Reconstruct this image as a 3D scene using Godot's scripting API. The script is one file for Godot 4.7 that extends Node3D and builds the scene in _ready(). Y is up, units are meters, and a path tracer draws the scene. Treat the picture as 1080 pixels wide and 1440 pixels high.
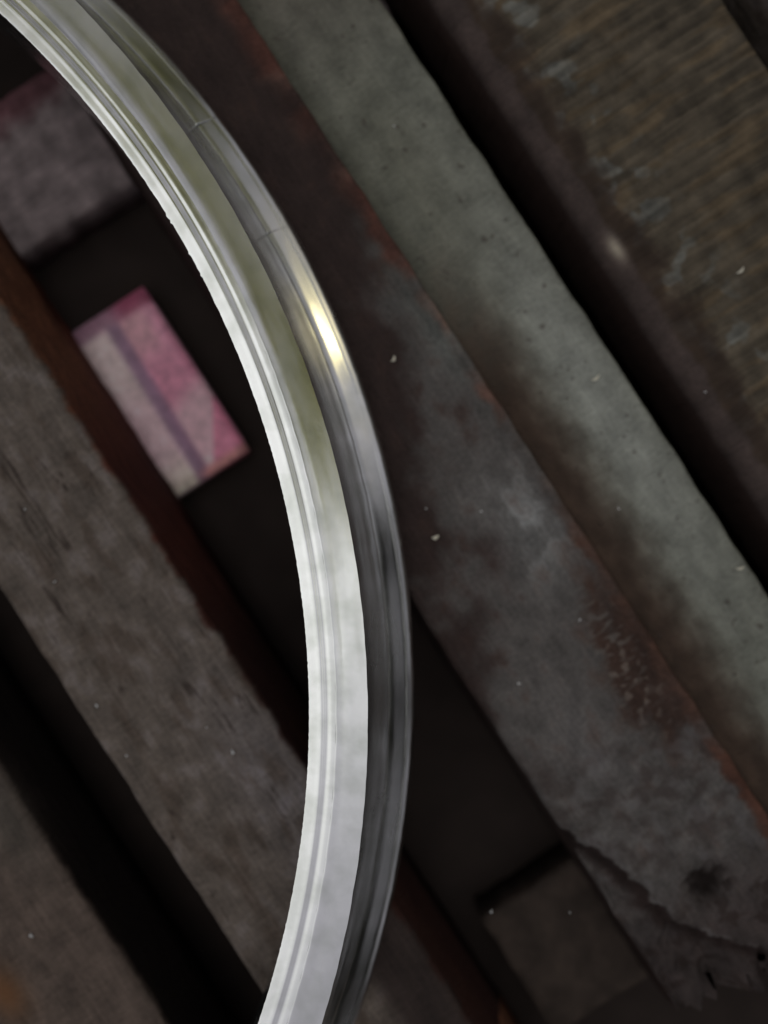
extends Node3D
# Lengths on the planks are in tenths of a millimetre (U), measured across (t) and along (s) the planks.
const U := 0.0001
const CAM_H := 1500.0          # camera height above the plank tops, in U
const TURN := 0.576            # how far the planks are turned about the vertical

var nz := {}

func noise(key: String, freq: float, oct := 3, kind := FastNoiseLite.TYPE_SIMPLEX_SMOOTH) -> FastNoiseLite:
	if nz.has(key):
		return nz[key]
	var n := FastNoiseLite.new()
	n.noise_type = kind
	n.frequency = freq
	n.fractal_type = FastNoiseLite.FRACTAL_FBM if oct > 1 else FastNoiseLite.FRACTAL_NONE
	n.fractal_octaves = oct
	n.seed = key.hash() % 10000
	nz[key] = n
	return n

func sm(a: float, b: float, x: float) -> float:
	return smoothstep(a, b, x)

func blob(t: float, s: float, ct: float, cs: float, rt: float, rs: float) -> float:
	var a := (t - ct) / rt
	var b := (s - cs) / rs
	return exp(-(a * a + b * b))

func srgb(r: float, g: float, b: float) -> Color:
	return Color(r / 255.0, g / 255.0, b / 255.0)

func tag(o: Node, label := "", category := "", group := "", kind := "") -> void:
	if label: o.set_meta("label", label)
	if category: o.set_meta("category", category)
	if group: o.set_meta("group", group)
	if kind: o.set_meta("kind", kind)

func piece(called: String, mesh: Mesh, mat: Material, parent: Node) -> MeshInstance3D:
	var o := MeshInstance3D.new()
	o.name = called
	o.mesh = mesh
	o.material_override = mat
	o.cast_shadow = GeometryInstance3D.SHADOW_CASTING_SETTING_ON
	parent.add_child(o, true)
	return o

func base(called: String, at := Vector3.ZERO, turn := 0.0) -> Node3D:
	var o := Node3D.new()
	o.name = called
	add_child(o, true)
	o.position = at
	o.rotation.y = turn
	return o

# ---------------------------------------------------------------- camera, sky, light
func setup() -> void:
	var cam := Camera3D.new()
	cam.name = "camera"
	add_child(cam)
	cam.basis = Basis(Vector3.RIGHT, Vector3(0, 0, -1), Vector3.UP)
	cam.position = Vector3(0, CAM_H * U, 0)
	var at := CameraAttributesPhysical.new()
	at.frustum_focal_length = 25.0
	at.frustum_focus_distance = 0.1290
	at.exposure_aperture = 7.0
	cam.attributes = at
	cam.keep_aspect = Camera3D.KEEP_HEIGHT
	cam.fov = rad_to_deg(2.0 * atan(720.0 / CAM_H))
	cam.near = 0.01
	cam.far = 300.0
	cam.current = true
	var e := Environment.new()
	e.background_mode = Environment.BG_SKY
	e.tonemap_mode = Environment.TONE_MAPPER_LINEAR
	e.tonemap_exposure = 1.0
	e.sdfgi_enabled = true
	e.ssao_enabled = true
	e.ssil_enabled = true
	var sky := Sky.new()
	var pm := PanoramaSkyMaterial.new()
	pm.panorama = sky_picture()
	sky.sky_material = pm
	e.sky = sky
	var we := WorldEnvironment.new()
	we.name = "world_environment"
	we.environment = e
	add_child(we)
	var sun := DirectionalLight3D.new()
	sun.name = "sun"
	sun.light_energy = 0.15
	sun.light_color = Color(0.42, 0.39, 0.27)
	sun.light_angular_distance = 1.2
	sun.shadow_enabled = true
	add_child(sun)
	sun.look_at_from_position(compass(33.0, 16.8), Vector3.ZERO)

func sky_picture() -> ImageTexture:   # an overcast sky, brightest overhead, with a western glow shaped for the ring's reflection
	var w := 768
	var h := 384
	var im := Image.create_empty(w, h, false, Image.FORMAT_RGBF)
	var n := noise("cloud", 1.9, 4)
	var glow := compass(192.2, 48.0)
	var low := compass(30.0, 17.0)
	for y in h:
		var el := (0.5 - (y + 0.5) / h) * PI
		for x in w:
			var az := (x + 0.5) / w * TAU
			var d := Vector3(cos(el) * sin(az), sin(el), -cos(el) * cos(az))
			var c := n.get_noise_3d(d.x, d.y * 1.6, d.z)
			var l := 0.24 + 0.8 * sm(0.73, 0.95, d.y)
			var a := d.angle_to(glow)
			var b := d.angle_to(low)
			l += 0.6 * exp(-pow(a / 0.066, 2.0)) + 0.06 * exp(-pow(a / 0.25, 2.0)) + 0.2 * exp(-pow(b / 0.30, 2.0))
			l *= 1.0 + 0.22 * c
			if el < 0.0: l *= 0.3
			im.set_pixel(x, y, Color(l * 0.99, l * 1.0, l * 0.98).lerp(Color(l * 0.99, l * 0.97, l * 1.09), 0.7 * (1.0 - sm(0.3, 0.9, l))))
	return ImageTexture.create_from_image(im)

func compass(az_deg: float, el_deg: float) -> Vector3:   # 0 is the right of the picture, 90 its top
	var a := deg_to_rad(az_deg)
	var e := deg_to_rad(el_deg)
	return Vector3(cos(e) * cos(a), sin(e), -cos(e) * sin(a))

# ---------------------------------------------------------------- wood
# Paints one plank: colour(t, s, w) where w runs past the top's edges down the sides; returns a material.
func wood(w0: float, w1: float, s0: float, s1: float, paint: Callable, relief := 0.06) -> StandardMaterial3D:
	var step := 1.4
	var nx := int((w1 - w0) / step)
	var ny := int((s1 - s0) / step)
	var px := PackedByteArray()
	px.resize(nx * ny * 3)
	var hg := PackedByteArray()
	hg.resize(nx * ny)
	var i := 0
	for y in ny:
		var s := s0 + (y + 0.5) * (s1 - s0) / ny
		for x in nx:
			var w := w0 + (x + 0.5) * (w1 - w0) / nx
			var c: Color = paint.call(w, s)
			px[i * 3] = clampi(int(c.r * 260.0), 0, 255)
			px[i * 3 + 1] = clampi(int(c.g * 250.0), 0, 255)
			px[i * 3 + 2] = clampi(int(c.b * 250.0), 0, 255)
			hg[i] = clampi(int(c.a * 255.0), 0, 255)
			i += 1
	var m := StandardMaterial3D.new()
	m.albedo_texture = ImageTexture.create_from_image(Image.create_from_data(nx, ny, false, Image.FORMAT_RGB8, px))
	m.heightmap_enabled = true
	m.heightmap_scale = relief
	m.heightmap_texture = ImageTexture.create_from_image(Image.create_from_data(nx, ny, false, Image.FORMAT_L8, hg))
	m.roughness = 0.85
	m.metallic_specular = 0.3
	return m

# One plank: top from t0 to t1, sides flaring out by fl and fr at the bottom. drop(t, s) lowers the top; ends at e0..e1.
func plank_mesh(t0: float, t1: float, s0: float, s1: float, h: float, thick: float, fl: float, fr: float, round_l: float, round_r: float, uv: Rect2, drop: Callable, seed_: String, ragged := 0.0) -> ArrayMesh:
	var edge := noise("edge" + seed_, 0.012, 4)
	var lump := noise("lump" + seed_, 0.008, 3)
	var prof := []      # [t, depth below h, w]
	for k in 5:
		var f := 1.0 - k / 4.0
		prof.append([t0 - fl * f, round_l + (thick - round_l) * f, t0 - 0.5 * thick * f])
	for k in range(1, 5):
		var a := k / 5.0 * PI / 2
		prof.append([t0 + round_l * (1 - cos(a)), round_l * (1 - sin(a)), t0 + round_l * (1 - cos(a))])
	var a0 := t0 + round_l
	var a1 := t1 - round_r
	var nt := int((a1 - a0) / 7.0)
	for k in nt + 1:
		var t := lerpf(a0, a1, float(k) / nt)
		prof.append([t, 0.0, t])
	for k in range(4, 0, -1):
		var a := k / 5.0 * PI / 2
		prof.append([t1 - round_r * (1 - cos(a)), round_r * (1 - sin(a)), t1 - round_r * (1 - cos(a))])
	for k in 5:
		var f := k / 4.0
		prof.append([t1 + fr * f, round_r + (thick - round_r) * f, t1 + 0.5 * thick * f])
	var ns := int((s1 - s0) / 8.0)
	var st := SurfaceTool.new()
	st.begin(Mesh.PRIMITIVE_TRIANGLES)
	var np := prof.size()
	for j in ns + 1:
		var s := lerpf(s0, s1, float(j) / ns)
		for p in prof:
			var t: float = p[0]
			var d: float = p[1]
			var side := (t - (t0 + t1) * 0.5) / ((t1 - t0) * 0.5)
			var ew := sm(0.72, 1.0, absf(side))
			t += ew * 2.6 * edge.get_noise_2d(s, 300.0 * signf(side) + d * 0.5)
			var top := 1.0 - clampf(d / 60.0, 0.0, 1.0)
			d += top * (2.5 * lump.get_noise_2d(t, s * 0.5) + float(drop.call(t, s)))
			var se := s
			if ragged > 0.0 and j >= ns - 6:
				se += ragged * (j - ns + 6) / 6.0 * (edge.get_noise_2d(t * 3.0, 900.0) * 1.6 + 0.7 * edge.get_noise_2d(t * 9.0, 1900.0))
			st.set_uv(Vector2((p[2] - uv.position.x) / uv.size.x, (se - uv.position.y) / uv.size.y))
			st.add_vertex(Vector3(t, h - d, se) * U)
	for j in ns:
		for k in np - 1:
			var a := j * np + k
			for v in [a, a + np, a + 1, a + 1, a + np, a + np + 1]:
				st.add_index(v)
	# closed underside and ends
	for e in [0, ns]:
		for k in range(1, np - 1):
			var a: int = e * np
			for v in ([a, a + k, a + k + 1] if e == 0 else [a, a + k + 1, a + k]):
				st.add_index(v)
	for j in ns:
		var a := j * np
		var b := a + np - 1
		for v in [a, b, a + np, b, b + np, a + np]:
			st.add_index(v)
	st.generate_normals()
	return st.commit()

func no_drop(_t: float, _s: float) -> float:
	return 0.0

# -- colours of each plank; alpha carries the relief
func fibre(t: float, s: float, key: String) -> float:
	return noise("fib" + key, 0.16, 3).get_noise_2d(t, s * 0.06)

func mottling(t: float, s: float, key: String) -> float:
	return noise("mot" + key, 0.02, 4).get_noise_2d(t, s * 0.7)

func fine(t: float, s: float) -> float:
	return noise("fine", 0.12, 2).get_noise_2d(t, s)

func weave(t: float, s: float) -> float:   # weathered cross checks in the left boards
	return noise("weave", 0.11, 2).get_noise_2d(t * 0.12, s) * 0.6

func paint_left(w: float, s: float) -> Color:
	var m := mottling(w, s, "left")
	var f := fibre(w, s, "left")
	var g := fine(w, s)
	var x := weave(w, s)
	var v := 1.0 + 0.2 * m + 0.1 * f + 0.09 * g + 0.1 * x
	var c := srgb(99, 93, 86) * v
	c = c.lerp(srgb(112, 110, 112) * v, 0.6 * blob(w, s, -272, 1120, 60, 150) + 0.3 * sm(0.1, 0.5, m))
	c = c.lerp(srgb(76, 67, 59) * v, 0.55 * sm(0.05, 0.5, mottling(w + 400, s * 0.5, "left")))
	var ck := absf(noise("crack", 0.02, 2).get_noise_2d(w * 1.2 + 6.0 * f, s * 0.06))
	c = c.lerp(srgb(40, 33, 30), 0.6 * (1.0 - sm(0.0, 0.035, ck)) * sm(0.0, 0.25, noise("crackwhere", 0.006, 2).get_noise_2d(w, s)))
	c = c.lerp(srgb(48, 41, 39) * v, 0.95 * sm(1330.0, 1390.0, s) * sm(-335.0, -290.0, w))  # the ring's shade, painted dark where the plank comes out past it
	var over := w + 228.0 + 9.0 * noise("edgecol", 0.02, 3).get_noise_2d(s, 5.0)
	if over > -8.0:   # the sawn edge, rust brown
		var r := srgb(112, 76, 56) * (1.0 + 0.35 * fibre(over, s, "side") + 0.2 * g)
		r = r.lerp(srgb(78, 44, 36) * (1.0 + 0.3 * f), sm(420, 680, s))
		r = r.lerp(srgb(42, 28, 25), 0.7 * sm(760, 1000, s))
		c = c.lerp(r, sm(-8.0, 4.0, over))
	c.a = 0.5 + 0.25 * m + 0.15 * f + 0.12 * g + 0.14 * x
	return c

func paint_corner(w: float, s: float) -> Color:
	var m := mottling(w, s, "corner")
	var f := fibre(w, s, "corner")
	var g := fine(w, s)
	var x := weave(w, s)
	var v := 1.0 + 0.22 * m + 0.1 * f + 0.08 * g + 0.1 * x
	var c := srgb(88, 79, 72) * v
	c = c.lerp(srgb(26, 20, 18), sm(-594.0, -586.0, w + 5.0 * m))   # sawn edge painted near black, to read as the gap's shade
	c = c.lerp(srgb(110, 74, 44), 0.7 * blob(w, s, -755, 1175, 26, 40))
	c = c.lerp(srgb(78, 74, 68) * v, blob(w, s, -620, 960, 40, 90))
	c.a = 0.5 + 0.25 * m + 0.15 * f + 0.12 * g + 0.14 * x
	return c

func break_line(s: float) -> float:   # left rim of the layer that is still whole, near the board's end
	var t := 20.0
	t = lerpf(t, 33.0, clampf((s - 1396.0) / 20.0, 0, 1))
	t = lerpf(t, 64.0, clampf((s - 1416.0) / 81.0, 0, 1))
	t = lerpf(t, 84.0, clampf((s - 1497.0) / 78.0, 0, 1))
	t = lerpf(t, 119.0, clampf((s - 1575.0) / 76.0, 0, 1))
	t = lerpf(t, 176.0, clampf((s - 1651.0) / 65.0, 0, 1))
	return t + 15.0 * noise("brk", 0.022, 5).get_noise_2d(s, 0.0) * sm(1396.0, 1430.0, s)

func drop_middle(t: float, s: float) -> float:
	var d := 0.0
	if s > 1380.0:
		var b := break_line(s)
		if s > 1404.0 and t < b:
			var into := b - t
			d += 22.0 * sm(-2.0, 14.0, into) + 26.0 * noise("brkr", 0.028, 4).get_noise_2d(t, s * 0.7) * sm(0, 14, into) + 0.12 * into
	d += 34.0 * knot(t, s)
	d += 9.0 * noise("crumple", 0.03, 4).get_noise_2d(t, s) * sm(1480.0, 1640.0, s)
	d += 30.0 * exp(-pow(Vector2((t - 96.0) / 20.0, (s - 1700.0) / 26.0).length(), 2.0))
	d -= 7.0 * sm(262.0, 272.0, t)
	return d

func knot(t: float, s: float) -> float:
	var q := noise("knot", 0.05, 3)
	return exp(-pow(Vector2((t - 158.0) / 27.0 + 0.5 * q.get_noise_2d(t, s), (s - 1586.0) / 21.0 + 0.7 * q.get_noise_2d(s, t + 90.0)).length(), 2.6))

func paint_middle(w: float, s: float) -> Color:
	var m := mottling(w, s, "mid")
	var f := fibre(w, s, "mid")
	var g := fine(w, s)
	var big := noise("bigmid", 0.006, 4).get_noise_2d(w, s)
	var cross := noise("crs", 0.14, 2).get_noise_2d(w * 0.15, s)
	var v := 1.0 + 0.24 * m + 0.08 * f + 0.1 * g
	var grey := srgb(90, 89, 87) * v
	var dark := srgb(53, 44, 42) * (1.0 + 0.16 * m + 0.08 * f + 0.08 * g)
	# a stain with the ring's shade painted in, on the upper left part
	var stain_shade := sm(-0.3, 0.3, (900.0 - s) / 600.0 + (165.0 - w) / 260.0 + 0.5 * big + 0.3 * m)
	var c := grey.lerp(dark, stain_shade)
	c = c.lerp(srgb(136, 142, 142) * v, 0.8 * blob(w, s, 222, 1035, 46, 80) * (0.6 + 0.6 * sm(-0.2, 0.3, m)))
	c = c.lerp(srgb(96, 104, 100) * v, 0.6 * blob(w, s, 262, 700, 26, 120))
	c = c.lerp(srgb(106, 106, 106) * v, 0.5 * blob(w, s, 120, 1330, 40, 90))
	# brown patch with pale flecks beside the ridge
	var br := blob(w, s, 262, 1250, 58, 140) + 0.8 * blob(w, s, 235, 1330, 50, 60)
	br = clampf(br * 1.5 - 0.25 + 0.9 * m, 0.0, 1.0)
	c = c.lerp(srgb(58, 44, 38) * v, br * 0.9)
	var tick := noise("tick", 0.09, 1).get_noise_2d(w * 0.35, s)
	c = c.lerp(srgb(112, 114, 110), 0.55 * sm(0.25, 0.5, tick) * blob(w, s, 232, 1230, 30, 90))
	var fleck := noise("fleck", 0.06, 1).get_noise_2d(w, s)
	c = c.lerp(srgb(128, 124, 116), 0.6 * sm(0.4, 0.62, fleck) * blob(w, s, 222, 1290, 34, 80))
	# dark scuffs
	var sc := noise("scuff", 0.022, 3).get_noise_2d(w, s * 1.2)
	c = c.lerp(srgb(52, 45, 43), 0.5 * sm(-0.35, 0.5, sc + 0.5 * m) * sm(1290, 1400, s) * (1.0 - sm(1500, 1600, s)))
	var streak := noise("streak", 0.03, 3).get_noise_2d(w * 0.5 + s * 0.35, s * 0.5 - w * 0.5)
	c = c.lerp(srgb(112, 113, 115), 0.3 * sm(0.1, 0.5, streak) * sm(1280, 1380, s) * (1.0 - sm(1620, 1700, s)))
	c = c.lerp(srgb(54, 47, 46) * v, 0.7 * sm(1520, 1660, s))
	c = c.lerp(srgb(44, 36, 33), 0.6 * sm(0.1, 0.4, sc) * sm(1560, 1640, s))
	c = c.lerp(srgb(22, 16, 14), 0.85 * knot(w, s))
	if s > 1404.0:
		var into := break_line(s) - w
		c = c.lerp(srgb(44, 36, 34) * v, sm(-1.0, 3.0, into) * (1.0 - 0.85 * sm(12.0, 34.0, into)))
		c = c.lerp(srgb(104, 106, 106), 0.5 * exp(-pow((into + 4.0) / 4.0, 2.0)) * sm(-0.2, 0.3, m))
	# the ridge along the right edge: bare reddish wood, greyed in places
	var rd := sm(lerpf(236.0, 258.0, sm(400.0, 700.0, s)), 270.0, w + 10.0 * noise("rdg", 0.02, 3).get_noise_2d(s, 0.0))
	var rc := srgb(80, 54, 47).lerp(srgb(118, 102, 93), blob(w, s, 272, 745, 60, 90) + 0.4 * sm(0.0, 0.4, big))
	rc = rc.lerp(srgb(84, 66, 56), sm(820, 1000, s) * 0.7)
	rc = rc.lerp(srgb(58, 46, 38), blob(w, s, 278, 940, 60, 60))
	rc = rc.lerp(srgb(82, 57, 47), sm(1330, 1480, s))
	c = c.lerp(rc * (1.0 + 0.3 * m + 0.1 * g), rd * clampf(0.55 + 1.1 * noise("rdpatch", 0.012, 3).get_noise_2d(w * 0.5, s) + 0.35 * sm(420.0, 250.0, s) + 0.3 * sm(1380.0, 1460.0, s), 0.1, 0.95))
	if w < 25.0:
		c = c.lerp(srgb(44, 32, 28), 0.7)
	c.a = 0.5 + 0.25 * m + 0.12 * f + 0.14 * g + 0.1 * cross
	return c

func paint_pale(w: float, s: float) -> Color:
	var m := mottling(w, s, "pale")
	var f := fibre(w, s, "pale")
	var g := fine(w, s)
	var h := noise("hair", 0.12, 2).get_noise_2d(w * 0.25 + s * 0.05, s)
	var v := 1.0 + 0.16 * m + 0.04 * f + 0.06 * g + 0.05 * h
	var c := srgb(109, 114, 105) * v
	c = c.lerp(srgb(140, 147, 140) * v, blob(w, s, 405, 900, 60, 360))
	c = c.lerp(srgb(104, 107, 95) * v, 0.6 * blob(w, s, 350, 500, 80, 220))
	c = c.lerp(srgb(92, 90, 82) * v, 0.7 * (1.0 - sm(160, 420, s)))
	# browner, darker strip along the foot of the ridge
	var lim := 346.0 + 10.0 * noise("lim", 0.012, 3).get_noise_2d(s, 0.0)
	var wet := (1.0 - sm(lim - 50.0, lim + 36.0, w + 14.0 * m)) * sm(560, 860, s + 60.0 * m)  # mask of the strip's brown tone
	c = c.lerp(srgb(62, 50, 42) * (1.0 + 0.25 * m), wet * 0.92)
	c = c.lerp(srgb(70, 72, 62) * v, 0.5 * (1.0 - sm(290.0, 320.0, w)) * (1.0 - sm(560, 800, s)))
	var pit := noise("pit", 0.045, 2).get_noise_2d(w, s)
	c = c.lerp(srgb(66, 60, 56), 0.45 * sm(0.58, 0.75, pit))
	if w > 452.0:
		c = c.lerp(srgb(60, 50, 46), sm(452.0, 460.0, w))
	c.a = 0.5 + 0.2 * m + 0.15 * g + 0.12 * h - 0.2 * sm(0.56, 0.7, pit)
	return c

func paint_sawn(w: float, s: float) -> Color:   # saw marks run across this board
	var k := 0.06 * s
	var m := mottling(w, s, "sawn")
	var saw := noise("saw", 0.05, 3).get_noise_2d(s + 3.0 * m, w * 0.06 + 0.02 * s)
	var saw2 := noise("saw2", 0.24, 2).get_noise_2d(s + 2.0 * m, w * 0.05)
	var g := fine(w, s)
	var v := 1.0 + 0.3 * saw + 0.1 * saw2 + 0.25 * m + 0.05 * g
	var c := srgb(80, 75, 64) * v
	c = c.lerp(srgb(94, 82, 62) * v, 0.5 * sm(0.05, 0.4, noise("ochre", 0.012, 3).get_noise_2d(s * 2.2, w * 0.5)))
	c = c.lerp(srgb(98, 102, 98) * v, 0.8 * sm(0.12, 0.4, noise("greys", 0.018, 3).get_noise_2d(w, s)) * (1.0 - sm(600.0, 680.0, w)))
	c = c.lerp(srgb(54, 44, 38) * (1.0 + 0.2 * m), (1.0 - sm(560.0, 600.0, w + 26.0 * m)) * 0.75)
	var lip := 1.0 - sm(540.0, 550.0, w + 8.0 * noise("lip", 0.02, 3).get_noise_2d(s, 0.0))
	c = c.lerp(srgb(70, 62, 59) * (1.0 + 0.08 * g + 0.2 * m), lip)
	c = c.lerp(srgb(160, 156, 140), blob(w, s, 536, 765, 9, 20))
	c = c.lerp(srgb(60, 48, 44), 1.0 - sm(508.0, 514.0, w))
	c.a = clampf(0.5 + 0.4 * saw + 0.15 * saw2 + 0.2 * m + 0.0 * k, 0.0, 1.0)
	return c

func paint_batten(w: float, s: float) -> Color:
	var m := mottling(w, s * 1.3, "bat")
	var g := fine(w, s)
	var f := noise("batf", 0.12, 3).get_noise_2d(s, w * 0.1)
	var v := 1.0 + 0.25 * m + 0.1 * f + 0.06 * g
	var c := srgb(128, 120, 121) * v
	c = c.lerp(srgb(104, 72, 78) * v, 0.9 * (1.0 - sm(26.0, 74.0, s + 0.06 * w + 20.0 * m)))
	c.a = 0.5 + 0.3 * m + 0.12 * f + 0.1 * g
	return c

func paint_batten_dark(w: float, s: float) -> Color:
	var m := mottling(w, s * 1.3, "batd")
	var g := fine(w, s)
	var v := 1.0 + 0.25 * m + 0.06 * g
	var c := srgb(60, 53, 48) * v
	c.a = 0.5 + 0.3 * m + 0.1 * g
	return c

func batten_mesh(t0: float, t1: float, s0: float, s1: float, h: float, thick: float, uv: Rect2, key: String) -> ArrayMesh:
	# a plank lying the other way: build it along its own length, then turn it
	var e := noise("bat" + key, 0.02, 3)
	var st := SurfaceTool.new()
	st.begin(Mesh.PRIMITIVE_TRIANGLES)
	var prof := [[0.0, thick], [0.0, 12.0], [3.0, 4.0], [9.0, 0.0]]
	var n := 16
	for k in n + 1:
		prof.append([lerpf(14.0, s1 - s0 - 14.0, float(k) / n), 0.0])
	prof.append_array([[s1 - s0 - 9.0, 0.0], [s1 - s0 - 3.0, 4.0], [s1 - s0, 12.0], [s1 - s0, thick]])
	var np := prof.size()
	var nt := int((t1 - t0) / 14.0)
	for j in nt + 1:
		var t := lerpf(t0, t1, float(j) / nt)
		for p in prof:
			var far: float = absf(p[0] / (s1 - s0) - 0.5) * 2.0
			var s: float = s0 + p[0] + sm(0.8, 1.0, far) * 5.0 * e.get_noise_2d(t, p[0] * 4.0)
			var te := t + (5.0 * e.get_noise_2d(s, 77.0) if j == 0 else 0.0)
			st.set_uv(Vector2((te - uv.position.x) / uv.size.x, (s + (p[1] * 0.3 if p[0] > 50 else -p[1] * 0.3) - uv.position.y) / uv.size.y))
			st.add_vertex(Vector3(te, h - p[1] - 2.0 * e.get_noise_2d(t, s), s) * U)
	for j in nt:
		for k in np - 1:
			var a := j * np + k
			for v in [a, a + 1, a + np, a + 1, a + np + 1, a + np]:
				st.add_index(v)
		var c := j * np
		var d := c + np - 1
		for v in [c, c + np, d, d, c + np, d + np]:
			st.add_index(v)
	for end in [0, nt]:
		var a: int = end * np
		for k in range(1, np - 1):
			for v in ([a, a + k + 1, a + k] if end == 0 else [a, a + k, a + k + 1]):
				st.add_index(v)
	st.generate_normals()
	return st.commit()

func build_platform() -> void:
	var deck := base("slatted_platform", Vector3(-540 * U, -300 * U, -720 * U), TURN)
	tag(deck, "weathered grey and brown wooden slats with dark gaps between them, under the metal ring", "wooden slats")
	var up := 300.0
	var S0 := -900.0
	var S1 := 2700.0
	var specs := [
		["plank", -815.0, -590.0, 0.0, 200.0, 0.0, 16.0, 12.0, 14.0, paint_corner, 560.0, 1500.0, "dark brown grey plank at the lower left corner"],
		["plank", -453.0, -228.0, 0.0, 200.0, 0.0, 26.0, 8.0, 14.0, paint_left, 160.0, 1640.0, "grey plank with a rust brown sawn edge left of the ring"],
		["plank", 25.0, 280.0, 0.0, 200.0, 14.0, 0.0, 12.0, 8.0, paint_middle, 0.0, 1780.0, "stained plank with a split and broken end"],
		["plank", 279.0, 455.0, -16.0, 184.0, 0.0, 10.0, 2.0, 10.0, paint_pale, 0.0, 1700.0, "pale greenish grey plank with a wet brown strip"],  # the strip is just a browner tone; this text also seeds the edges
		["plank", 512.0, 856.0, 0.0, 200.0, 10.0, 10.0, 26.0, 12.0, paint_sawn, 100.0, 1260.0, "brown plank with saw marks across it"],
	]
	for q in specs:
		var t0: float = q[1]
		var t1: float = q[2]
		var th: float = q[4]
		var uv := Rect2(t0 - 0.5 * th, q[10], t1 - t0 + th, q[11] - q[10])
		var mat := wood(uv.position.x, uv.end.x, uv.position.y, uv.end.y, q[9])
		var middle := t0 == 25.0
		var end := 1738.0 if middle else S1
		var drop: Callable = drop_middle if middle else no_drop
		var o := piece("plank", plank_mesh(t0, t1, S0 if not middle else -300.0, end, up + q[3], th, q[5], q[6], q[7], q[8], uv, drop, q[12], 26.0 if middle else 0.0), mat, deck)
		tag(o, q[12])
	# the same boards go on to the left beneath the rest of the ring
	var more: MeshInstance3D = deck.get_child(1)
	for k in 8:
		var c: MeshInstance3D = more.duplicate()
		c.name = "plank"
		c.remove_meta("label")
		deck.add_child(c, true)
		c.position = Vector3(-(700.0 + 355.0 * k), 0, 0) * U
	for k in 3:
		var c: MeshInstance3D = more.duplicate()
		c.name = "plank"
		c.remove_meta("label")
		deck.add_child(c, true)
		c.position = Vector3(1370.0 + 300.0 * k, 0, 0) * U
	# battens across, under the planks
	var uv1 := Rect2(-280, -60, 700, 340)
	var mb := wood(uv1.position.x, uv1.end.x, uv1.position.y, uv1.end.y, paint_batten)
	var b := piece("batten", batten_mesh(-3400, 1900, 8, 238, up - 201.0, 98.0, uv1, "a"), mb, deck)
	tag(b, "grey cross batten with a pinkish edge in the gap at the upper left")
	var uv2 := Rect2(-200, 1440, 500, 380)
	var md := wood(uv2.position.x, uv2.end.x, uv2.position.y, uv2.end.y, paint_batten_dark)
	var b2 := piece("batten", batten_mesh(-163, 1900, 1526, 1752, up - 201.0, 98.0, uv2, "b"), md, deck)
	tag(b2, "dark brown cross batten end at the lower right")
	var far := piece("batten", batten_mesh(-3400, 1900, 2400, 2630, up - 201.0, 98.0, Rect2(-200, 2310, 500, 380), "c"), md, deck)
	far.remove_meta("label")

# ---------------------------------------------------------------- ring
func lathe(lines: Array, seg: int, wob: Callable) -> ArrayMesh:   # each line is a run of [radius, height] with its own normals
	var v := PackedVector3Array()
	var n := PackedVector3Array()
	var uv := PackedVector2Array()
	var idx := PackedInt32Array()
	for line in lines:
		var m: int = line.size()
		var start := v.size()
		for j in seg + 1:
			var a := TAU * j / seg
			for k in m:
				var p: Vector2 = line[k]
				var d: Vector2 = (line[mini(k + 1, m - 1)] - line[maxi(k - 1, 0)]).normalized()
				var nn := Vector2(-d.y, d.x)   # lines run from the inside outwards over the top
				var r: float = p.x + float(wob.call(a, p))
				v.append(Vector3(r * cos(a), p.y, r * sin(a)) * U)
				n.append(Vector3(nn.x * cos(a), nn.y, nn.x * sin(a)))
				uv.append(Vector2(5.0 * j / seg, (p.x - 1150.0 + p.y * 0.3) / 70.0))
		for j in seg:
			for k in m - 1:
				var a := start + j * m + k
				idx.append_array([a, a + 1, a + m, a + 1, a + m + 1, a + m])
	var arr := []
	arr.resize(Mesh.ARRAY_MAX)
	arr[Mesh.ARRAY_VERTEX] = v
	arr[Mesh.ARRAY_NORMAL] = n
	arr[Mesh.ARRAY_TEX_UV] = uv
	arr[Mesh.ARRAY_INDEX] = idx
	var mesh := ArrayMesh.new()
	mesh.add_surface_from_arrays(Mesh.PRIMITIVE_TRIANGLES, arr)
	return mesh

func curve(points: Array, per := 6) -> Array:   # a smooth run through the points
	var c := Curve2D.new()
	for i in points.size():
		var p: Vector2 = points[i]
		var a: Vector2 = points[maxi(i - 1, 0)]
		var b: Vector2 = points[mini(i + 1, points.size() - 1)]
		var tan_ := (b - a) / 6.0
		c.add_point(p, -tan_, tan_)
	var out := []
	for i in points.size() - 1:
		for k in per:
			out.append(c.sample(i, float(k) / per))
	out.append(points[-1])
	return out

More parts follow.
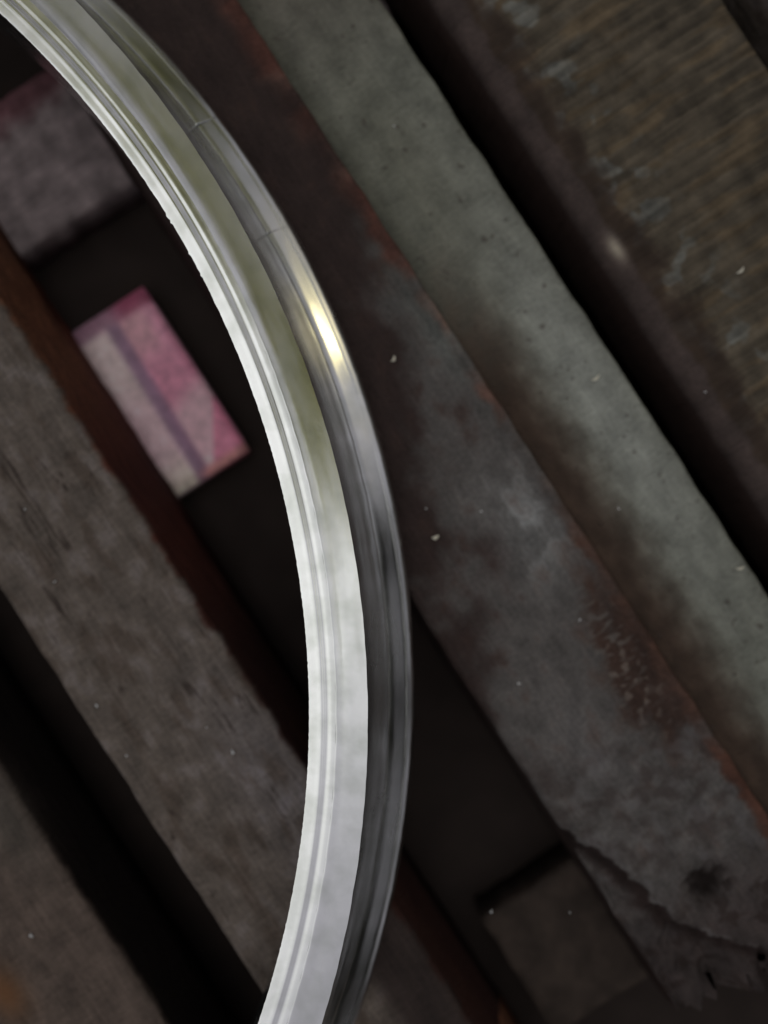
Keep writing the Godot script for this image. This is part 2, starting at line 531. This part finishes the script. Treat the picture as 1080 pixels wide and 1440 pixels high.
func metal(rough: float, bump: float, col := Color(0.93, 0.93, 0.93)) -> StandardMaterial3D:
	var m := StandardMaterial3D.new()
	m.albedo_color = col
	m.metallic = 1.0
	m.roughness = 1.0
	var rt := NoiseTexture2D.new()
	rt.width = 1024
	rt.height = 256
	rt.seamless = true
	var rn := FastNoiseLite.new()
	rn.seed = 21
	rn.frequency = 0.008
	rn.fractal_octaves = 6
	rt.noise = rn
	var ramp := Gradient.new()
	ramp.set_color(0, Color(1, 1, 1) * rough * 0.55)
	ramp.set_color(1, Color(1, 1, 1) * rough * 1.7)
	rt.color_ramp = ramp
	m.roughness_texture = rt
	var nt := NoiseTexture2D.new()
	nt.width = 512
	nt.height = 512
	nt.seamless = true
	var fn := FastNoiseLite.new()
	fn.seed = 5
	fn.frequency = 0.02
	fn.fractal_octaves = 5
	nt.noise = fn
	# faint smudges and tarnish
	var st := NoiseTexture2D.new()
	st.width = 512
	st.height = 512
	st.seamless = true
	var sn := FastNoiseLite.new()
	sn.seed = 33
	sn.frequency = 0.014
	sn.fractal_octaves = 4
	st.noise = sn
	var sr := Gradient.new()
	sr.set_color(0, Color(0.86, 0.87, 0.85))
	sr.set_color(1, Color(1.0, 1.0, 1.0))
	sr.set_offset(1, 0.62)
	st.color_ramp = sr
	m.detail_enabled = true
	m.detail_albedo = st
	m.detail_blend_mode = BaseMaterial3D.BLEND_MODE_MUL
	m.detail_uv_layer = BaseMaterial3D.DETAIL_UV_2
	m.uv2_triplanar = true
	m.uv2_scale = Vector3.ONE * 22.0
	m.heightmap_enabled = true
	m.heightmap_texture = nt
	m.heightmap_scale = bump
	return m

func nicks(a: float, p: Vector2) -> float:
	if p.x > 1174.0: return 0.0
	var ang := wrapf(a, -PI, PI)
	var n := noise("nick", 260.0, 2).get_noise_1d(ang)
	return -0.5 * n - 1.5 * sm(0.12, 0.4, n) * exp(-pow((ang + 0.52) / 0.045, 2.0))

func smooth_edge(a: float, p: Vector2) -> float:
	return 0.6 * noise("dent", 30.0, 2).get_noise_2d(a, p.y * 0.002)

func build_ring() -> void:
	var ring := base("metal_ring", Vector3(-1262, 0, 250) * U)
	tag(ring, "polished silvery metal ring with a stepped rim, curving over the wooden slats", "metal ring")
	var seg := 2160
	var bright := metal(0.075, 0.00003)
	var flange := [curve([Vector2(1178, 100), Vector2(1175, 150), Vector2(1170, 190.6)]), curve([Vector2(1170, 190.6), Vector2(1173, 191.1), Vector2(1179, 192.2), Vector2(1185, 193.3), Vector2(1189, 194.5), Vector2(1193, 195.7), Vector2(1198, 196.7), Vector2(1203, 197.9)], 10)]
	piece("inner_flange", lathe(flange, seg, nicks), bright, ring)
	var face := [curve([Vector2(1203, 198), Vector2(1206, 198.8), Vector2(1215, 201.8), Vector2(1228, 206.6), Vector2(1242.5, 212)])]
	piece("slanted_face", lathe(face, seg, smooth_edge), bright, ring)
	var dull := metal(0.19, 0.00004, Color(0.90, 0.90, 0.90))
	var wall := [curve([Vector2(1242.5, 212), Vector2(1250, 170), Vector2(1258, 120), Vector2(1266, 84), Vector2(1269, 77)])]
	piece("outer_wall", lathe(wall, seg, smooth_edge), dull, ring)
	var lip := [curve([Vector2(1269, 77), Vector2(1271, 76.2), Vector2(1274, 74.6), Vector2(1277, 72.6), Vector2(1284, 67.4), Vector2(1291, 62.3), Vector2(1293, 61.4), Vector2(1295, 60), Vector2(1300, 55.5), Vector2(1303, 49), Vector2(1304, 40)]), curve([Vector2(1304, 40), Vector2(1304, 20), Vector2(1300, 3), Vector2(1292, 0)]), [Vector2(1292, 0), Vector2(1180, 0)], curve([Vector2(1180, 0), Vector2(1172, 20), Vector2(1178, 100)])]
	piece("outer_lip", lathe(lip, seg, smooth_edge), dull, ring)
	# two weld beads across the outer lip
	for a in [-0.648, -0.512]:
		var st := SurfaceTool.new()
		st.begin(Mesh.PRIMITIVE_TRIANGLES)
		var run := [Vector2(1268, 80), Vector2(1273, 80), Vector2(1279, 73.5), Vector2(1290, 66), Vector2(1298, 60)]
		var half := [0.8, 1.5, 0.8, 0.5, 0.2] if a < -0.6 else [0.6, 1.1, 0.4, 0.2, 0.1]
		for k in run.size():
			for side in [-1, 0, 1]:
				var p: Vector2 = run[k]
				var ang: float = a + side * float(half[k]) / 1280.0
				var up: float = 0.5 if side == 0 else -1.2
				st.add_vertex(Vector3(p.x * cos(ang), p.y + up, p.x * sin(ang)) * U)
		for k in run.size() - 1:
			for c in 2:
				var q := k * 3 + c
				for v in [q, q + 3, q + 1, q + 1, q + 3, q + 4]:
					st.add_index(v)
		st.generate_normals()
		piece("weld_bead", st.commit(), bright, ring)

# ---------------------------------------------------------------- small things
func build_card() -> void:
	# flat printed carton lying in the gap, partly under the left plank
	var o := base("printed_carton", at_ts(0, 0, -304.0), TURN)
	var t0 := -250.0
	var t1 := -70.0
	var s0 := 373.0
	var s1 := 692.0
	var nx := 187
	var ny := 327
	var im := Image.create_empty(nx, ny, false, Image.FORMAT_RGB8)
	for y in ny:
		for x in nx:
			# u across the part that shows (0 at the plank, 1 at the right edge), v along
			var u := (x / float(nx) * (t1 - t0) + t0 + 206.0) / (t1 + 206.0)
			var v := y / float(ny)
			var g := 0.10 * fine(x * 0.7, y * 0.7) + 0.14 * mottling(x * 1.5, y * 1.5, "card")
			var cream := srgb(246, 218, 218).lerp(srgb(246, 206, 214), sm(0.3, 0.6, v))
			cream = cream.lerp(srgb(248, 228, 214), sm(0.75, 1.0, v))
			var pink := srgb(236, 164, 188).lerp(srgb(230, 148, 176), sm(0.1, 0.5, v))
			pink = pink.lerp(srgb(226, 170, 180), (1.0 - sm(0.05, 0.25, absf(v - 0.14))) * 0.8 * (1.0 - sm(0.75, 0.9, u)))
			var bx := 0.43 - 0.05 * v
			var band := 1.0 - sm(0.035, 0.13, absf(u - bx))
			var c := cream.lerp(pink, sm(bx - 0.02, bx + 0.06, u))
			# pale panel low on the right, ending in a slanting edge
			var panel := sm(0.52, 0.66, v + 0.15 * (u - 0.7)) * (1.0 - sm(0.0, 0.03, (v - 0.66) * 0.9 - (0.98 - u) * 0.62)) * sm(bx + 0.04, bx + 0.1, u)
			c = c.lerp(srgb(236, 192, 202), panel * 0.9)
			var corner := sm(0.0, 0.02, (v - 0.66) * 0.9 - (0.98 - u) * 0.62) * sm(bx + 0.05, bx + 0.09, u)
			c = c.lerp(srgb(240, 146, 176), corner)
			c = c.lerp(srgb(158, 118, 148), band * 0.9)
			c = c.lerp(srgb(176, 132, 152).lerp(srgb(172, 90, 118), sm(0.4, 0.7, u)), 1.0 - sm(0.06, 0.11, v))
			c = c.lerp(srgb(240, 168, 166), sm(0.93, 0.98, v) * sm(0.25, 0.5, u))
			c = c.lerp(srgb(240, 220, 222), 0.9 * blob(u, v, bx + 0.15, 0.925, 0.04, 0.022))
			c = c * (1.0 + g)
			im.set_pixel(x, y, Color(clampf(c.r, 0, 1), clampf(c.g, 0, 1), clampf(c.b, 0, 1)))
	var m := StandardMaterial3D.new()
	m.albedo_texture = ImageTexture.create_from_image(im)
	m.roughness = 0.55
	var st := SurfaceTool.new()
	st.begin(Mesh.PRIMITIVE_TRIANGLES)
	var n := 12
	# top with a slight curl, then the edges
	var rows := []
	for j in n + 1:
		var s := lerpf(s0, s1, float(j) / n)
		var row := []
		for k in n + 1:
			var t := lerpf(t0, t1, float(k) / n)
			row.append(Vector3(t, 56.0 + 2.0 * pow((t - t0) / (t1 - t0), 2.0), s))
		rows.append(row)
	for layer in 2:
		for j in n + 1:
			for k in n + 1:
				var p: Vector3 = rows[j][k]
				st.set_uv(Vector2((p.x - t0) / (t1 - t0), (p.z - s0) / (s1 - s0)))
				st.add_vertex((p - Vector3(0, 54.0 * layer, 0)) * U)
	var w := n + 1
	var lo := w * w
	for j in n:
		for k in n:
			var a := j * w + k
			for v in [a, a + 1, a + w, a + 1, a + w + 1, a + w, lo + a, lo + a + w, lo + a + 1, lo + a + 1, lo + a + w, lo + a + w + 1]:
				st.add_index(v)
	for j in n:
		for q in [[j, j + 1], [n * w + j + 1, n * w + j], [(j + 1) * w, j * w], [j * w + n, (j + 1) * w + n]]:
			for v in [q[0], q[0] + lo, q[1], q[1], q[0] + lo, q[1] + lo]:
				st.add_index(v)
	st.set_smooth_group(-1)
	st.generate_normals()
	piece("carton_body", st.commit(), m, o)
	tag(o, "pink and cream printed carton with a purple band in the gap left of the ring", "carton")

func at_ts(t: float, s: float, h: float) -> Vector3:
	return Vector3(-540.0 + t * cos(TURN) + s * sin(TURN), h, -720.0 - t * sin(TURN) + s * cos(TURN)) * U

func at_px(x: float, y: float, h: float) -> Vector3:
	return Vector3(x - 540.0, h, y - 720.0) * U

func sliver(length: float, wide: float, thick: float) -> ArrayMesh:
	var st := SurfaceTool.new()
	st.begin(Mesh.PRIMITIVE_TRIANGLES)
	var n := 6
	for j in n + 1:
		var f := float(j) / n
		var r := sin(clampf(f * 0.94 + 0.03, 0, 1) * PI)
		for k in 6:
			var a := TAU * k / 6
			st.add_vertex(Vector3((f - 0.5) * length, thick * (0.5 + 0.5 * sin(a) * r) + 2.0 * sin(f * PI), wide * 0.5 * cos(a) * r + 1.5 * sin(f * 4.0)) * U)
	for j in n:
		for k in 6:
			var a := j * 6 + k
			var b := j * 6 + (k + 1) % 6
			for v in [a, b, a + 6, b, b + 6, a + 6]:
				st.add_index(v)
	st.generate_normals()
	return st.commit()

func build_splinters() -> void:
	var m := StandardMaterial3D.new()
	m.albedo_color = srgb(214, 208, 190)
	m.roughness = 0.7
	var list := [
		[840, 530, -14, 15, 4.5, 0.5, "pale wood splinter on the pale greenish plank beside the right gap"],
		[1040, 381, 2, 15, 4, 0.62, "pale wood splinter on the brown saw marked plank"],
		[612, 755, 2, 11, 6, 0.2, "tiny pale chip on the dark and stained plank right of the ring"],
		[553, 505, 2, 10, 5, 0.9, "tiny brownish chip on the dark plank beside the ring's bright yellow glint"],
		[1045, 799, -14, 13, 4, 0.1, "thin pale splinter at the pale plank's edge near the frame's right side"],
	]
	for q in list:
		var o := piece("wood_splinter", sliver(q[3], q[4], 3.0), m, self)
		o.position = at_px(q[0], q[1], q[2])
		o.rotation.y = q[5]
		tag(o, q[6], "splinter", "pale splinters and chips on the planks")
	var dm := StandardMaterial3D.new()
	dm.albedo_color = srgb(205, 205, 205)
	dm.roughness = 0.8
	var st := SurfaceTool.new()
	st.begin(Mesh.PRIMITIVE_TRIANGLES)
	var spot := [[136, 992, 2.4], [327, 1057, 3.0], [179, 1063, 2.0], [36, 717, 2.0], [46, 1314, 3.2], [78, 817, 1.8], [292, 1022, 1.6], [730, 960, 2.2], [800, 1282, 1.6], [555, 178, 1.8], [870, 715, 1.8], [676, 720, 2.2], [990, 552, 2.0], [600, 715, 1.6], [690, 1280, 2.4], [815, 872, 2.2]]
	var rng := RandomNumberGenerator.new()
	rng.seed = 4
	for q in spot:
		var g := sliver(q[2] * rng.randf_range(1.5, 2.6), q[2] * 1.4, q[2])
		st.append_from(g, 0, Transform3D(Basis(Vector3.UP, rng.randf() * TAU), at_px(q[0], q[1], 1.0)))
	var d := piece("dust", st.commit(), dm, self)
	tag(d, "scattered pale specks of dust on the wooden planks", "dust", "", "stuff")

# ---------------------------------------------------------------- ground and the trees that the ring mirrors
func build_ground() -> void:
	var m := StandardMaterial3D.new()
	var nt := NoiseTexture2D.new()
	nt.width = 512
	nt.height = 512
	nt.seamless = true
	var fn := FastNoiseLite.new()
	fn.seed = 11
	fn.frequency = 0.015
	fn.fractal_octaves = 5
	nt.noise = fn
	var g := Gradient.new()
	g.set_color(0, Color(0.019, 0.012, 0.010).linear_to_srgb())
	g.set_color(1, Color(0.03, 0.020, 0.017).linear_to_srgb())
	nt.color_ramp = g
	m.albedo_texture = nt
	m.uv1_triplanar = true
	m.uv1_world_triplanar = true
	m.uv1_scale = Vector3.ONE * 12.0
	m.roughness = 1.0
	var pl := PlaneMesh.new()
	pl.size = Vector2(200, 200)
	var o := piece("ground", pl, m, self)
	o.position.y = -304.0 * U
	tag(o, "dark earth seen through the gaps between the planks", "ground", "", "structure")

func tree(at: Vector3, height: float, spread: float, low: float, count: int, size: float, leaf: Color, seed_: int, label: String) -> void:
	var o := base("tree", at)
	tag(o, label, "tree", "trees around the platform")
	var rng := RandomNumberGenerator.new()
	rng.seed = seed_
	var bark := StandardMaterial3D.new()
	bark.albedo_color = Color(0.09, 0.07, 0.05).linear_to_srgb()
	bark.roughness = 0.95
	var st := SurfaceTool.new()
	st.begin(Mesh.PRIMITIVE_TRIANGLES)
	var limbs := [[Vector3.ZERO, Vector3(rng.randf_range(-.2, .2), height * 0.85, rng.randf_range(-.2, .2)), 0.04 * height, 0.008 * height]]
	for k in 9:
		var y := height * rng.randf_range(0.25, 0.7)
		var a := rng.randf() * TAU
		limbs.append([Vector3(0, y, 0), Vector3(cos(a) * spread * 0.7, y + height * 0.2, sin(a) * spread * 0.7), 0.014 * height, 0.004 * height])
	var at0 := 0
	for l in limbs:
		var a: Vector3 = l[0]
		var b: Vector3 = l[1]
		var z := (b - a).normalized()
		var x := z.cross(Vector3(0.3, 0.1, 1)).normalized()
		var y := z.cross(x)
		for j in 5:
			var f := j / 4.0
			for k in 8:
				var r := lerpf(l[2], l[3], f)
				st.add_vertex(a.lerp(b, f) + (x * cos(TAU * k / 8) + y * sin(TAU * k / 8)) * r)
		for j in 4:
			for k in 8:
				var p := at0 + j * 8 + k
				var q := at0 + j * 8 + (k + 1) % 8
				for v in [p, p + 8, q, q, p + 8, q + 8]:
					st.add_index(v)
		at0 += 40
	st.generate_normals()
	piece("trunk", st.commit(), bark, o)
	var lm := StandardMaterial3D.new()
	lm.albedo_color = leaf.linear_to_srgb()
	lm.roughness = 0.6
	lm.cull_mode = BaseMaterial3D.CULL_DISABLED
	lm.backlight_enabled = true
	lm.backlight = Color(0.8, 0.8, 0.6)
	lm.vertex_color_use_as_albedo = true
	var ls := SurfaceTool.new()
	ls.begin(Mesh.PRIMITIVE_TRIANGLES)
	for v in [Vector3(-0.5, 0, 0), Vector3(0, 0.06, -0.24), Vector3(0.5, 0, 0), Vector3(-0.5, 0, 0), Vector3(0.5, 0, 0), Vector3(0, 0.06, 0.24)]:
		ls.add_vertex(v)
	ls.generate_normals()
	var mm := MultiMesh.new()
	mm.transform_format = MultiMesh.TRANSFORM_3D
	mm.use_colors = true
	mm.mesh = ls.commit()
	mm.instance_count = count
	var clumps := []
	for k in 26:
		var d := Vector3(rng.randfn(), rng.randfn(), rng.randfn()).normalized() * pow(rng.randf(), 0.4)
		clumps.append([Vector3(d.x * spread, low + (height - low) * (0.5 + 0.5 * d.y), d.z * spread), spread * rng.randf_range(0.2, 0.42), rng.randf_range(0.7, 1.4)])
	for i in count:
		var c: Array = clumps[rng.randi() % clumps.size()]
		var p: Vector3 = c[0] + Vector3(rng.randfn(), rng.randfn(), rng.randfn()) * float(c[1]) * 0.55
		p.y = maxf(p.y, 0.1)
		var b := Basis.from_euler(Vector3(rng.randf() * TAU, rng.randf() * TAU, rng.randf() * TAU)).scaled(Vector3.ONE * size * rng.randf_range(0.7, 1.4))
		mm.set_instance_transform(i, Transform3D(b, p))
		var s: float = c[2] * rng.randf_range(0.75, 1.3)
		mm.set_instance_color(i, Color(s, s, s * 0.9))
	var cr := MultiMeshInstance3D.new()
	cr.name = "crown"
	cr.multimesh = mm
	cr.material_override = lm
	o.add_child(cr, true)
	tag(cr, "", "", "", "stuff")

func around(az_deg: float, dist: float) -> Vector3:   # compass: 0 is the right of the picture, 90 its top
	return Vector3(cos(deg_to_rad(az_deg)) * dist, -304.0 * U, -sin(deg_to_rad(az_deg)) * dist)

func build_trees() -> void:
	tree(around(172, 6.0), 8.8, 1.8, 3.4, 1600, 0.3, Color(0.74, 0.74, 0.58), 3, "pale green leafy tree standing beyond the left end of the slats")
	tree(around(64, 7.5), 8.5, 2.5, 0.2, 2400, 0.34, Color(0.68, 0.68, 0.44), 4, "yellowish green tree beyond the upper right of the slats")
	tree(around(-10, 6.5), 9.5, 2.5, 0.1, 4000, 0.4, Color(0.17, 0.175, 0.175), 5, "dark green tree beyond the right of the slats")
	tree(around(-44, 6.0), 9.5, 3.0, 0.1, 5000, 0.4, Color(0.17, 0.17, 0.175), 6, "dark green tree beyond the lower right of the slats")

func _ready() -> void:
	setup()
	build_ground()
	build_platform()
	build_ring()
	build_card()
	build_splinters()
	build_trees()
